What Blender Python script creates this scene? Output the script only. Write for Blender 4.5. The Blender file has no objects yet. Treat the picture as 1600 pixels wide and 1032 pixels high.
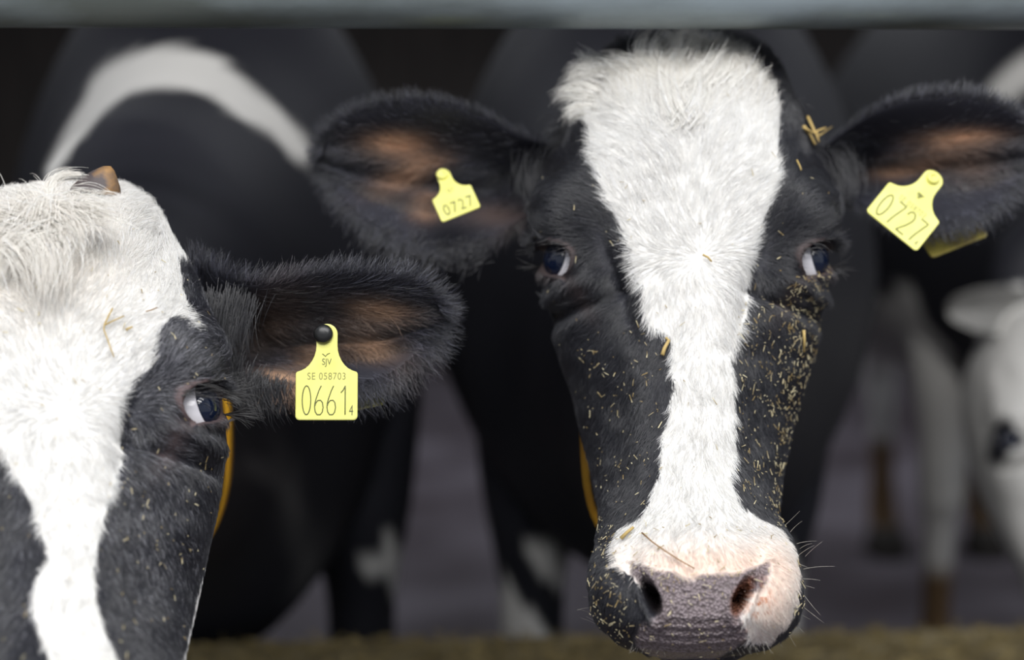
import bpy, bmesh, math, random
import numpy as np
from mathutils import Vector, Matrix

rng = np.random.default_rng(7)
random.seed(7)
SC = bpy.context.scene
COL = SC.collection

# ------------------------------------------------------------------ camera
FP = 60.0/36.0*1600.0
PITCH = math.radians(8.0)
CAM = np.array([0.0, 0.0, 1.30])
R_ = np.array([1.0, 0, 0]); F_ = np.array([0, math.cos(PITCH), -math.sin(PITCH)]); U_ = np.array([0, math.sin(PITCH), math.cos(PITCH)])
cd = bpy.data.cameras.new('camera'); cam = bpy.data.objects.new('camera', cd); COL.objects.link(cam)
cd.lens = 60; cd.sensor_width = 36; cd.clip_start = 0.05; cd.clip_end = 200
cam.location = CAM; cam.rotation_euler = (math.pi/2-PITCH, 0, 0)
cd.dof.use_dof = True; cd.dof.focus_distance = 1.225; cd.dof.aperture_fstop = 2.5; cd.dof.aperture_blades = 0
SC.camera = cam
# ------------------------------------------------------------------ light: overcast daylight from the open side of the barn, plus an added fill inside
w = bpy.data.worlds.new('world'); SC.world = w; w.use_nodes = True
bg = w.node_tree.nodes['Background']
wn = w.node_tree.nodes; wl = w.node_tree.links
tc = wn.new('ShaderNodeTexCoord'); sp = wn.new('ShaderNodeSeparateXYZ'); cr = wn.new('ShaderNodeValToRGB')
wl.new(tc.outputs['Generated'], sp.inputs[0]); wl.new(sp.outputs[2], cr.inputs[0]); wl.new(cr.outputs[0], bg.inputs[0])
cr.color_ramp.elements[0].position = 0.0; cr.color_ramp.elements[0].color = (0.55, 0.58, 0.62, 1)
cr.color_ramp.elements[1].position = 0.9; cr.color_ramp.elements[1].color = (0.84, 0.92, 1.08, 1)
bg.inputs[1].default_value = .62
for yy, en in ((-1.35, 34), (-.55, 34), (.25, 26)):      # daylight strips between the rafters of the feed alley
    ld = bpy.data.lights.new('daylight', 'AREA'); ld.shape = 'RECTANGLE'; ld.size = 3.2; ld.size_y = .34; ld.energy = en; ld.color = (1.0, 0.985, 0.97)
    lo = bpy.data.objects.new('daylight', ld); COL.objects.link(lo); lo.location = (0.25, yy, 3.0)
    lo.rotation_euler = (Vector((0.2, 1.3, 1.05))-Vector(lo.location)).to_track_quat('-Z', 'Y').to_euler()
ld = bpy.data.lights.new('interior_fill', 'AREA'); ld.shape = 'RECTANGLE'; ld.size = 9; ld.size_y = 1.2; ld.energy = 60; ld.color = (.9, .93, 1.0)  # added fill lamp under the barn ceiling, lifts the floor and bodies behind
lo = bpy.data.objects.new('interior_fill', ld); COL.objects.link(lo); lo.location = (1.0, 5.6, 2.55)
SC.view_settings.view_transform = 'Standard'; SC.view_settings.look = 'None'
SC.view_settings.gamma = 1.0; SC.view_settings.use_curve_mapping = False
SC.view_settings.exposure = 0.22
SC.cycles.max_bounces = 6; SC.cycles.diffuse_bounces = 3

# ------------------------------------------------------------------ helpers
def P(px, py, d):
    px, py, d = np.broadcast_arrays(np.asarray(px, float), np.asarray(py, float), np.asarray(d, float))
    return CAM + d[..., None]*F_ + ((px-800)/FP*d)[..., None]*R_ + ((516-py)/FP*d)[..., None]*U_
def proj(W):
    q = np.asarray(W) - CAM
    d = q@F_
    return 800+FP*(q@R_)/d, 516-FP*(q@U_)/d, d
def pchip(x, y, q):
    x = np.asarray(x, float); y = np.asarray(y, float); h = np.diff(x); s = np.diff(y)/h
    m = np.zeros_like(y); m[0] = s[0]; m[-1] = s[-1]
    ok = s[:-1]*s[1:] > 0
    m[1:-1][ok] = 2*s[:-1][ok]*s[1:][ok]/(s[:-1][ok]+s[1:][ok])
    q = np.clip(q, x[0], x[-1]); i = np.clip(np.searchsorted(x, q)-1, 0, len(h)-1)
    t = (q-x[i])/h[i]
    return (2*t**3-3*t**2+1)*y[i]+(t**3-2*t**2+t)*h[i]*m[i]+(-2*t**3+3*t**2)*y[i+1]+(t**3-t**2)*h[i]*m[i+1]
def inpoly(px, py, poly):
    r = np.zeros(px.shape, bool); n = len(poly)
    for i in range(n):
        x1, y1 = poly[i]; x2, y2 = poly[(i+1) % n]
        if y1 == y2: continue
        c = ((y1 > py) != (y2 > py)) & (px < (x2-x1)*(py-y1)/(y2-y1)+x1)
        r ^= c
    return r
def sst(a, b, x):
    t = np.clip((x-a)/(b-a), 0, 1); return t*t*(3-2*t)
def nrm(v): return v/np.maximum(np.linalg.norm(v, axis=-1, keepdims=True), 1e-9)
def vnoise(a, b, seed=0):
    # smooth value noise of two arrays
    def h(i, j):
        v = np.sin(i*127.1+j*311.7+seed*74.7)*43758.5453; return v-np.floor(v)
    i = np.floor(a); j = np.floor(b); f = a-i; g = b-j; f = f*f*(3-2*f); g = g*g*(3-2*g)
    return (h(i, j)*(1-f)+h(i+1, j)*f)*(1-g)+(h(i, j+1)*(1-f)+h(i+1, j+1)*f)*g
def link(o, parent=None):
    COL.objects.link(o)
    if parent is not None: o.parent = parent
    return o
def props(o, label=None, cat=None, group=None, kind=None):
    for k, v in (('label', label), ('category', cat), ('group', group), ('kind', kind)):
        if v: o[k] = v
    return o
def empty(name, label, cat, loc=(0, 0, 0), group=None):
    o = bpy.data.objects.new(name, None); o.empty_display_size = 0.1; o.location = tuple(loc); link(o); return props(o, label, cat, group)
def meshobj(name, V, Fc, mats, parent=None, smooth=True):
    """V world coordinates; parents are unrotated Empties, so subtract their location"""
    me = bpy.data.meshes.new(name); V = np.asarray(V, float)
    if parent is not None: V = V-np.array(wloc(parent))
    me.from_pydata(V.tolist(), [], [tuple(map(int, f)) for f in Fc])
    for m in (mats if isinstance(mats, (list, tuple)) else [mats]): me.materials.append(m)
    if smooth: me.shade_smooth()
    me.update()
    return link(bpy.data.objects.new(name, me), parent)
def wloc(o):
    v = Vector(o.location)
    while o.parent: o = o.parent; v += Vector(o.location)
    return v
def grid_faces(nr, nc, off=0):
    i = np.arange(nr-1)[:, None]; j = np.arange(nc)[None, :]; k = (j+1) % nc
    return np.stack([i*nc+j+off, i*nc+k+off, (i+1)*nc+k+off, (i+1)*nc+j+off], -1).reshape(-1, 4)
def closed_grid(G):
    """rings G[nr,nc,3] -> closed mesh with pole caps"""
    nr, nc, _ = G.shape
    V = np.concatenate([G.reshape(-1, 3), G[0].mean(0)[None], G[-1].mean(0)[None]])
    Fc = [tuple(f) for f in grid_faces(nr, nc)]
    a = nr*nc
    for j in range(nc):
        k = (j+1) % nc
        Fc.append((a, k, j)); Fc.append((a+1, (nr-1)*nc+j, (nr-1)*nc+k))
    return V, Fc
def tube(pts, rad, n=8):
    pts = np.asarray(pts, float); rad = np.broadcast_to(rad, (len(pts),))
    T = nrm(np.gradient(pts, axis=0)); ref = np.array([0.13, 0.31, 0.94]);
    if abs(T[0]@ref) > .9: ref = np.array([1., 0.1, 0])
    A = nrm(np.cross(T, ref)); B = np.cross(T, A); th = np.linspace(0, 2*math.pi, n, endpoint=False)
    G = pts[:, None]+rad[:, None, None]*(np.cos(th)[None, :, None]*A[:, None]+np.sin(th)[None, :, None]*B[:, None])
    return closed_grid(G)
def join(parts):
    V = []; Fc = []; o = 0
    for v, f in parts:
        V.append(np.asarray(v)); Fc += [tuple(int(i)+o for i in q) for q in f]; o += len(v)
    return np.concatenate(V), Fc

# ------------------------------------------------------------------ materials
def mat(name, color=(0.5, 0.5, 0.5), rough=0.6, spec=0.5, metal=0.0):
    m = bpy.data.materials.new(name); m.use_nodes = True; b = m.node_tree.nodes['Principled BSDF']
    b.inputs['Base Color'].default_value = (*color, 1); b.inputs['Roughness'].default_value = rough
    b.inputs['Specular IOR Level'].default_value = spec; b.inputs['Metallic'].default_value = metal
    return m
def noisy(m, c1, c2, scale, detail=6, bump=0.2, dist=0.004, stretch=(1, 1, 1), rough=None, lo=.35, hi=.65):
    n = m.node_tree.nodes; l = m.node_tree.links; b = n['Principled BSDF']
    t = n.new('ShaderNodeTexCoord'); mp = n.new('ShaderNodeMapping'); mp.inputs['Scale'].default_value = stretch
    no = n.new('ShaderNodeTexNoise'); no.inputs['Scale'].default_value = scale; no.inputs['Detail'].default_value = detail
    r = n.new('ShaderNodeValToRGB'); r.color_ramp.elements[0].position = lo; r.color_ramp.elements[1].position = hi
    r.color_ramp.elements[0].color = (*c1, 1); r.color_ramp.elements[1].color = (*c2, 1)
    l.new(t.outputs['Object'], mp.inputs[0]); l.new(mp.outputs[0], no.inputs[0]); l.new(no.outputs[0], r.inputs[0]); l.new(r.outputs[0], b.inputs['Base Color'])
    bp = n.new('ShaderNodeBump'); bp.inputs['Strength'].default_value = bump; bp.inputs['Distance'].default_value = dist
    l.new(no.outputs[0], bp.inputs['Height']); l.new(bp.outputs[0], b.inputs['Normal'])
    if rough:
        mr = n.new('ShaderNodeMapRange'); mr.inputs['To Min'].default_value = rough[0]; mr.inputs['To Max'].default_value = rough[1]
        l.new(no.outputs[0], mr.inputs[0]); l.new(mr.outputs[0], b.inputs['Roughness'])
    return m
def coat_mat():
    m = mat('coat', rough=.6, spec=.3); n = m.node_tree.nodes; l = m.node_tree.links; b = n['Principled BSDF']
    a = n.new('ShaderNodeAttribute'); a.attribute_name = 'col'
    pd = n.new('ShaderNodeAttribute'); pd.attribute_name = 'pad'
    t = n.new('ShaderNodeTexCoord')
    no = n.new('ShaderNodeTexNoise'); no.inputs['Scale'].default_value = 260; no.inputs['Detail'].default_value = 3
    vo = n.new('ShaderNodeTexVoronoi'); vo.inputs['Scale'].default_value = 480; vo.feature = 'SMOOTH_F1'; vo.inputs['Smoothness'].default_value = .45
    l.new(t.outputs['Object'], no.inputs[0]); l.new(t.outputs['Object'], vo.inputs[0])
    # colour with slight mottling on the nose leather
    mx = n.new('ShaderNodeMix'); mx.data_type = 'RGBA'; mx.blend_type = 'MULTIPLY'
    r = n.new('ShaderNodeValToRGB'); r.color_ramp.elements[0].color = (1.25, 1.2, 1.2, 1); r.color_ramp.elements[1].color = (.45, .42, .4, 1); r.color_ramp.elements[1].position = .75
    l.new(vo.outputs[0], r.inputs[0]); l.new(pd.outputs['Fac'], mx.inputs[0]); l.new(a.outputs['Color'], mx.inputs[6]); l.new(r.outputs[0], mx.inputs[7])
    l.new(mx.outputs[2], b.inputs['Base Color'])
    b1 = n.new('ShaderNodeBump'); b1.inputs['Strength'].default_value = .25; b1.inputs['Distance'].default_value = .001
    l.new(no.outputs[0], b1.inputs['Height'])
    b2 = n.new('ShaderNodeBump'); b2.invert = True; b2.inputs['Distance'].default_value = .0022
    l.new(pd.outputs['Fac'], b2.inputs['Strength']); l.new(vo.outputs[0], b2.inputs['Height']); l.new(b1.outputs[0], b2.inputs['Normal'])
    l.new(b2.outputs[0], b.inputs['Normal'])
    mr = n.new('ShaderNodeMapRange'); mr.inputs['To Min'].default_value = .62; mr.inputs['To Max'].default_value = .22
    l.new(pd.outputs['Fac'], mr.inputs[0]); l.new(mr.outputs[0], b.inputs['Roughness'])
    return m
def hair_mat(name='hair', rough=.5, spec=.45):
    m = mat(name, rough=rough, spec=spec); n = m.node_tree.nodes
    a = n.new('ShaderNodeAttribute'); a.attribute_name = 'col'
    m.node_tree.links.new(a.outputs['Color'], n['Principled BSDF'].inputs['Base Color'])
    return m
M_coat = coat_mat(); M_hair = hair_mat(rough=.40, spec=1.0)
M_sclera = mat('sclera', (.82, .80, .84), .12, .6)
M_iris = mat('dark iris', (.006, .011, .030), .05, .5)
M_iris.node_tree.nodes['Principled BSDF'].inputs['Coat Weight'].default_value = .4
M_iris.node_tree.nodes['Principled BSDF'].inputs['Coat Roughness'].default_value = .02
M_pupil = mat('pupil', (.003, .004, .01), .05, .6)
M_tag = noisy(mat('tag yellow', rough=.45), (.80, .78, .20), (.88, .86, .27), 40, bump=.05)
M_tagold = noisy(mat('tag worn yellow', rough=.5), (.30, .22, .05), (.80, .68, .16), 60, bump=.1)
M_ink = mat('tag lettering', (.13, .14, .05), .6)
M_inkf = mat('tag faint lettering', (.30, .29, .09), .6)
M_black = mat('black plastic', (.012, .012, .012), .3)
M_strap = noisy(mat('yellow strap', rough=.7), (.75, .36, .01), (.85, .45, .02), 30)
M_straw = mat('straw', (.50, .36, .13), .6)
M_crumb = noisy(mat('feed crumb', rough=.8), (.30, .21, .08), (.74, .66, .42), 120, bump=0, lo=.4, hi=.6)
M_horn = noisy(mat('horn', rough=.6), (.075, .06, .06), (.34, .19, .07), 45, bump=.6, lo=.45, hi=.62)
M_hoof = mat('hoof', (.03, .025, .02), .5)

# ------------------------------------------------------------------ the barn
def box(name, lo, hi, m, parent=None, rz=0, kind=None, piv=(0, 0)):
    x0, y0, z0 = lo; x1, y1, z1 = hi
    V = np.array([[x, y, z] for x in (x0, x1) for y in (y0, y1) for z in (z0, z1)], float)
    c, s = math.cos(rz), math.sin(rz); q = V[:, :2]-piv
    V[:, 0] = q[:, 0]*c-q[:, 1]*s+piv[0]; V[:, 1] = q[:, 0]*s+q[:, 1]*c+piv[1]
    Fc = [(0, 1, 3, 2), (4, 6, 7, 5), (0, 4, 5, 1), (2, 3, 7, 6), (0, 2, 6, 4), (1, 5, 7, 3)]
    o = meshobj(name, V, Fc, m, parent, smooth=False)
    if kind: o['kind'] = kind
    return o
M_floor = noisy(mat('wet slurry concrete', rough=.5), (.085, .070, .080), (.185, .165, .19), 2.2, bump=.3, dist=.02, rough=(.35, .7))
M_wall = noisy(mat('old barn board', rough=.8), (.03, .025, .022), (.06, .05, .045), 3, stretch=(6, 6, .5))
M_kerb = noisy(mat('kerb concrete', rough=.85), (.14, .11, .055), (.26, .215, .12), 20, bump=.6, dist=.01)
M_galv = noisy(mat('galvanised steel', rough=.45, metal=.35), (.13, .15, .14), (.36, .43, .46), 14, detail=8, bump=.15, dist=.002, stretch=(.35, 1, 1))
box('floor', (-6, -5, -.1), (8, 9, 0), M_floor, kind='structure')
box('wall_back', (-6, 9, 0), (8, 9.2, 4), M_wall, kind='structure')
box('wall_left', (-6.2, 1.2, 0), (-6, 9, 4), M_wall, kind='structure')
box('wall_right', (8, 1.2, 0), (8.2, 9, 4), M_wall, kind='structure')
box('ceiling', (-6.2, 1.35, 2.6), (8.2, 9.2, 2.75), M_wall, kind='structure')
SL = math.radians(3.4)
box('feed_kerb', (-5, 1.80, 0), (5, 2.08, .615), M_kerb, rz=SL, kind='structure', piv=(0, 2.08))
# rafters over the feed alley, open to the sky between them
for k, yy in enumerate((-2.6, -1.7, -.8, .1)):
    box('ceiling_rafter', (-5, yy, 3.4), (5, yy+.09, 3.6), M_wall, kind='structure')

# ------------------------------------------------------------------ head shape, laid out in rows of the frontal head
TB = np.array([
 # row  cx   hw   df     ds     db    n
 [46,   4,  40, 1.452, 1.470, 1.490, 2.0],
 [52,   4,  78, 1.425, 1.460, 1.510, 2.0],
 [70,   4, 105, 1.395, 1.445, 1.535, 2.1],
 [100,  2, 132, 1.368, 1.432, 1.560, 2.2],
 [150,  0, 168, 1.338, 1.412, 1.590, 2.3],
 [200,  0, 196, 1.320, 1.398, 1.610, 2.4],
 [250,  0, 213, 1.309, 1.385, 1.620, 2.5],
 [300,  0, 222, 1.302, 1.372, 1.625, 2.5],
 [350,  0, 226, 1.296, 1.362, 1.625, 2.5],
 [400,  0, 226, 1.290, 1.358, 1.620, 2.4],
 [450,  0, 221, 1.284, 1.364, 1.610, 2.15],
 [500,  2, 207, 1.276, 1.372, 1.595, 1.95],
 [550,  2, 193, 1.267, 1.372, 1.575, 1.85],
 [600,  2, 181, 1.256, 1.362, 1.550, 1.85],
 [650,  2, 170, 1.245, 1.348, 1.515, 1.85],
 [700,  2, 159, 1.232, 1.330, 1.480, 1.9],
 [750,  3, 148, 1.217, 1.308, 1.445, 2.0],
 [800,  6, 140, 1.198, 1.282, 1.410, 2.1],
 [840, 12, 149, 1.181, 1.258, 1.385, 2.25],
 [880, 15, 158, 1.164, 1.238, 1.362, 2.45],
 [920, 16, 162, 1.152, 1.225, 1.340, 2.6],
 [960, 16, 157, 1.150, 1.217, 1.315, 2.6],
 [985, 17, 140, 1.157, 1.215, 1.295, 2.5],
 [1006, 18, 116, 1.166, 1.215, 1.275, 2.3],
 [1020, 18, 80, 1.181, 1.215, 1.250, 2.1],
 [1027, 18, 38, 1.196, 1.215, 1.236, 2.0]])
def cxrow(py): return 1071+pchip(TB[:, 0], TB[:, 1], py)
# bumps: (dx, row, sx, sy, tilt deg, amplitude m); mirrored left and right
FEAT = [(192, 338, 34, 36, 20, .010), (160, 290, 50, 50, 0, .004), (207, 225, 26, 40, 0, -.006),
        (112, 430, 15, 62, -20, -.0075), (80, 470, 30, 60, 0, .003),
        (178, 446, 40, 8, -22, .0045), (150, 474, 46, 8, -24, -.006), (165, 545, 32, 45, 0, .006),
        (120, 660, 30, 90, 6, -.006), (60, 640, 25, 130, 0, .002),
        (128, 925, 22, 40, 0, .006), (96, 890, 10, 16, 0, -.003), (40, 170, 40, 60, 0, .004), (100, 120, 36, 36, 0, .005)]
FEAT0 = [(0, 230, 22, 80, -.004), (0, 850, 70, 28, .003), (0, 985, 60, 14, .002), (0, 760, 60, 40, -.002)]
EYE = [(-203, 404), (203, 404)]
def eye_metric(px, py, k):
    s = -1 if k == 0 else 1
    dx = (px-cxrow(py)-EYE[k][0])*s; dy = py-EYE[k][1]
    # leaf shape leaning outward at the top
    a = math.radians(25); u = dx*math.sin(a)-dy*math.cos(a); v = dx*math.cos(a)+dy*math.sin(a)
    vm = 25*(1-np.clip(np.abs(u)/36, 0, 1)**2.2)+.01
    return np.maximum(np.abs(u)/35, 0)**4+(v/np.maximum(vm, 2))**2
def nostril_metric(px, py, k):
    s = -1 if k == 0 else 1
    dx = (px-1088)*s; dy = py-932
    dx = dx-70-0.006*dy*dy*.6
    a = math.radians(24); u = dx*math.cos(a)+dy*math.sin(a); v = -dx*math.sin(a)+dy*math.cos(a)
    return (u/13)**2+(v/33)**2
def build_head(nr=400, nc=420):
    t = np.linspace(0, 1, nr); t = t+0.035*np.sin(2*math.pi*t)*-1  # denser rows at both ends
    row = 46+(1027-46)*t
    g = lambda c: pchip(TB[:, 0], TB[:, c], row)[:, None]
    th = np.linspace(0, 2*math.pi, nc, endpoint=False)[None]
    # evener spacing round the superellipse
    n = g(6); S = np.sin(th); Cc = np.cos(th); rr = (np.abs(S)**n+np.abs(Cc)**n)**(-1/n)
    S = S*rr; Cc = Cc*rr
    hw, df, ds, db = g(2), g(3), g(4), g(5)
    front = np.clip(Cc, 0, 1); back = np.clip(-Cc, 0, 1)
    d = ds-(ds-df)*front+(db-ds)*back
    px = 1071+g(1)+hw*S*(1-(.26-.20*sst(430, 540, row[:, None]))*back)*(1-.0*front); py = row[:, None]+0*th
    G = P(px, py, d)
    def normals(G):
        du = np.roll(G, -1, 1)-np.roll(G, 1, 1); dv = np.gradient(G, axis=0); N = nrm(np.cross(du, dv))
        c = G.mean((0, 1)); 
        if ((N*(G-G.mean(1, keepdims=True))).sum() < 0): N = -N
        return N
    N = normals(G)
    fm = sst(-.15, .25, Cc)          # only the forward half gets the facial relief
    D = np.zeros_like(px); cx = cxrow(py)
    for dx, ry, sx, sy, tl, am in FEAT:
        for s in (-1, 1):
            X = (px-cx)*s-dx; Y = py-ry; a = math.radians(tl); u = X*math.cos(a)-Y*math.sin(a); v = X*math.sin(a)+Y*math.cos(a)
            D += 1.35*am*np.exp(-.5*((u/sx)**2+(v/sy)**2))
    for dx, ry, sx, sy, am in FEAT0: D += am*np.exp(-.5*(((px-cx)/sx)**2+((py-ry)/sy)**2))
    D += .0012*(vnoise(px/22, py/22, 3)-.5)+.0018*(vnoise(px/50, py/50, 5)-.5)
    G = G+N*(D*fm)[..., None]; N = normals(G)
    D = np.zeros_like(px)
    for k in (0, 1):
        m = eye_metric(px, py, k); D += -.016*(1-sst(.62, 1.08, m))+.0042*np.exp(-((m-1.5)/.6)**2)*(Cc > 0)
        m = nostril_metric(px, py, k); D += -.030*(1-sst(.15, 1.15, m))+.003*np.exp(-((m-1.7)/.6)**2)
    pd = pad_mask(px, py)
    D += .0022*pd
    D += -.0012*pd*np.abs(np.sin((py+.0012*(px-1088)**2)/4.2))*sst(950, 975, py)      # folds of the lower nose leather
    G = G+N*(D*fm)[..., None]
    return G
PAD = [(984, 876), (1003, 880), (1022, 893), (1048, 894), (1066, 903), (1084, 908), (1095, 898), (1125, 897), (1158, 896), (1168, 888), (1188, 884), (1201, 876), (1203, 893), (1195, 915),
       (1175, 930), (1163, 950), (1158, 972), (1172, 990), (1165, 1004), (1120, 1030), (1020, 1030), (990, 1004), (1000, 978), (1028, 962), (1018, 935), (1004, 915), (988, 900)]
def soft_poly(px, py, poly, r):
    a = 0
    for k in range(8):
        a = a+inpoly(px+r*math.cos(k*math.pi/4), py+r*math.sin(k*math.pi/4), poly)
    return (a+inpoly(px, py, poly))/9.0
def pad_mask(px, py): return soft_poly(px, py, PAD, 3)

# ------------------------------------------------------------------ ears: a cupped leaf with a rolled root, drawn along its length
def build_ear(line, top, bot, dep, cup, ns=90, nt=96, flip=False, ridges=()):
    """line: positions along the ear (px); top/bot: row of each edge; dep: depth of the rim; cup: depth of the hollow"""
    s = np.linspace(0, 1, len(line)); q = 1-(1-np.linspace(0, 1, ns))**1.7
    X = pchip(s, line, q); T = pchip(s, top, q); B = pchip(s, bot, q); Dp = pchip(s, dep, q); Cu = pchip(s, cup, q)
    h = nt//2; t = -np.cos(np.linspace(0, math.pi, h)); rings = []
    for i in range(ns):
        mid = (T[i]+B[i])/2; hf = (B[i]-T[i])/2
        py = mid+t*hf
        hollow = (1-t**2)**1.5*Cu[i]*(1+.35*t)
        rd = 0
        for (tc_, w_, am, s0, s1) in ridges:
            rd = rd+am*np.exp(-((t-tc_)/w_)**2)*sst(s0, s0+.15, q[i])*(1-sst(s1, s1+.15, q[i]))
        lean = .012*t                         # lower rim a touch farther
        fr = P(X[i]+0*t, py, Dp[i]+hollow+rd+lean)
        bk = P(X[i]+0*t, py, Dp[i]+hollow*1.0+lean+.0035+.010*np.sqrt(np.clip(1-t**2, 0, 1)))
        rings.append(np.concatenate([fr, bk[::-1]]))
    G = np.array(rings)
    return closed_grid(G)

# ------------------------------------------------------------------ cow assembly
def to_mesh(V, Fc, mi, name='tmp'):
    me = bpy.data.meshes.new(name); me.from_pydata(np.asarray(V).tolist(), [], [tuple(map(int, f)) for f in Fc])
    for k in range(3): me.materials.append(SLOT[k])
    me.polygons.foreach_set('material_index', np.full(len(me.polygons), mi, np.int32))
    bm = bmesh.new(); bm.from_mesh(me); bmesh.ops.recalc_face_normals(bm, faces=bm.faces); bm.to_mesh(me); bm.free(); me.update()
    return me
SLOT = [M_coat, M_coat.copy(), M_coat.copy()]
def union(meshes):
    obs = [bpy.data.objects.new('u', m) for m in meshes]
    for o in obs: COL.objects.link(o)
    base = obs[0]
    for o in obs[1:]:
        md = base.modifiers.new('b', 'BOOLEAN'); md.operation = 'UNION'; md.object = o
        try: md.solver = 'MANIFOLD'
        except Exception: md.solver = 'EXACT'
    dg = bpy.context.evaluated_depsgraph_get()
    me = bpy.data.meshes.new_from_object(base.evaluated_get(dg))
    for o in obs: bpy.data.objects.remove(o)
    return me
def torso(rings, n=72, m=90):
    """rings: (y, cx, cz, halfwidth, up, down)"""
    A = np.array(rings, float); s = np.linspace(0, 1, len(A)); q = np.linspace(0, 1, m)
    y, cx, cz, hw, up, dn = [pchip(s, A[:, k], q)[:, None] for k in range(6)]
    th = np.linspace(0, 2*math.pi, n, endpoint=False)[None]
    x = cx+hw*np.sin(th)*(1-.12*np.clip(np.cos(th), 0, 1)); z = cz+np.where(np.cos(th) > 0, up, dn)*np.cos(th)
    return closed_grid(np.stack([x, y+0*x, z], -1))
def leg(x, y, ztop, fore=True, s=1):
    if fore: pts = [(x, y, ztop, .11), (x, y-.02, .72, .085), (x, y-.01, .56, .055), (x, y-.012, .46, .052), (x, y, .40, .040), (x, y+.005, .22, .032), (x, y, .12, .042), (x, y-.02, .07, .045), (x, y-.035, .0, .058)]
    else: pts = [(x, y-.12, ztop, .16), (x, y-.12, .80, .12), (x, y+.05, .62, .075), (x, y+.14, .50, .052), (x, y+.10, .40, .042), (x, y+.07, .24, .035), (x, y+.05, .12, .044), (x, y+.02, .07, .046), (x, y, .0, .058)]
    A = np.array(pts); sp_ = np.linspace(0, 1, len(A)); q = np.linspace(0, 1, 44)
    C3 = np.stack([pchip(sp_, A[:, k], q) for k in range(3)], -1); r = pchip(sp_, A[:, 3], q)
    th = np.linspace(0, 2*math.pi, 24, endpoint=False)
    G = np.stack([C3[:, 0:1]+r[:, None]*np.cos(th)*.9, C3[:, 1:2]+r[:, None]*np.sin(th)*1.1, np.repeat(C3[:, 2:3], 24, 1)], -1)
    return closed_grid(G)
def chin(M=None):
    # lower jaw: a rounded bulge under and behind the nose
    th = np.linspace(0, 2*math.pi, 40, endpoint=False); q = np.linspace(.02, .98, 24)*math.pi
    c = P(1088, 958, 1.275); G = c+.052*np.sin(q)[:, None, None]*np.cos(th)[None, :, None]*R_+(-.045*np.cos(q))[:, None, None]*F_ + .040*np.sin(q)[:, None, None]*np.sin(th)[None, :, None]*U_
    return closed_grid(G)

def finish(me, cow, coat, toA):
    """smooth the joints, colour every vertex, link"""
    nv = len(me.vertices); co = np.empty(nv*3); me.vertices.foreach_get('co', co); co = co.reshape(-1, 3)
    ne = len(me.edges); ed = np.empty(ne*2, np.int32); me.edges.foreach_get('vertices', ed); ed = ed.reshape(-1, 2)
    npoly = len(me.polygons); mi = np.empty(npoly, np.int32); me.polygons.foreach_get('material_index', mi)
    nl = len(me.loops); lv = np.empty(nl, np.int32); me.loops.foreach_get('vertex_index', lv)
    lt = np.empty(npoly, np.int32); me.polygons.foreach_get('loop_total', lt)
    lc = np.repeat(mi, lt)
    has = np.zeros((nv, 3), bool); has[lv, np.clip(lc, 0, 2)] = True
    seam = has.sum(1) > 1; wgt = seam.astype(float)
    deg = np.bincount(ed.ravel(), minlength=nv).astype(float)
    for it in range(12):
        a = np.zeros(nv); np.maximum.at(a, ed[:, 0], wgt[ed[:, 1]]); np.maximum.at(a, ed[:, 1], wgt[ed[:, 0]])
        wgt = np.maximum(wgt, a*.9)
    wgt[wgt < .2] = 0
    for it in range(40):
        a = np.zeros((nv, 3))
        for k in range(3):
            a[:, k] = np.bincount(ed[:, 0], co[ed[:, 1], k], nv)+np.bincount(ed[:, 1], co[ed[:, 0], k], nv)
        co = co+(a/np.maximum(deg, 1)[:, None]-co)*(wgt*.6)[:, None]
    me.vertices.foreach_set('co', co.ravel()); me.shade_smooth(); me.update()
    cls = np.where(has[:, 0], 0, np.where(has[:, 1], 1, 2))
    pxA, pyA, dA = proj(toA(co))
    colr, pad = coat(co, pxA, pyA, cls)
    ca = me.color_attributes.new('col', 'FLOAT_COLOR', 'POINT'); ca.data.foreach_set('color', np.concatenate([colr, np.ones((nv, 1))], 1).ravel().astype(np.float32))
    at = me.attributes.new('pad', 'FLOAT', 'POINT'); at.data.foreach_set('value', pad.astype(np.float32))
    L = np.array(wloc(cow)); me.vertices.foreach_set('co', (co-L).ravel()); me.update()
    o = bpy.data.objects.new('body', me); link(o, cow)
    nn = np.empty(nv*3); me.vertices.foreach_get('normal', nn); nn = nn.reshape(-1, 3)
    me.calc_loop_triangles(); tr = np.empty(len(me.loop_triangles)*3, np.int32); me.loop_triangles.foreach_get('vertices', tr); tr = tr.reshape(-1, 3)
    tp = np.empty(len(me.loop_triangles), np.int32); me.loop_triangles.foreach_get('polygon_index', tp)
    return dict(o=o, co=co, nn=nn, tr=tr, tc=mi[tp])

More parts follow.
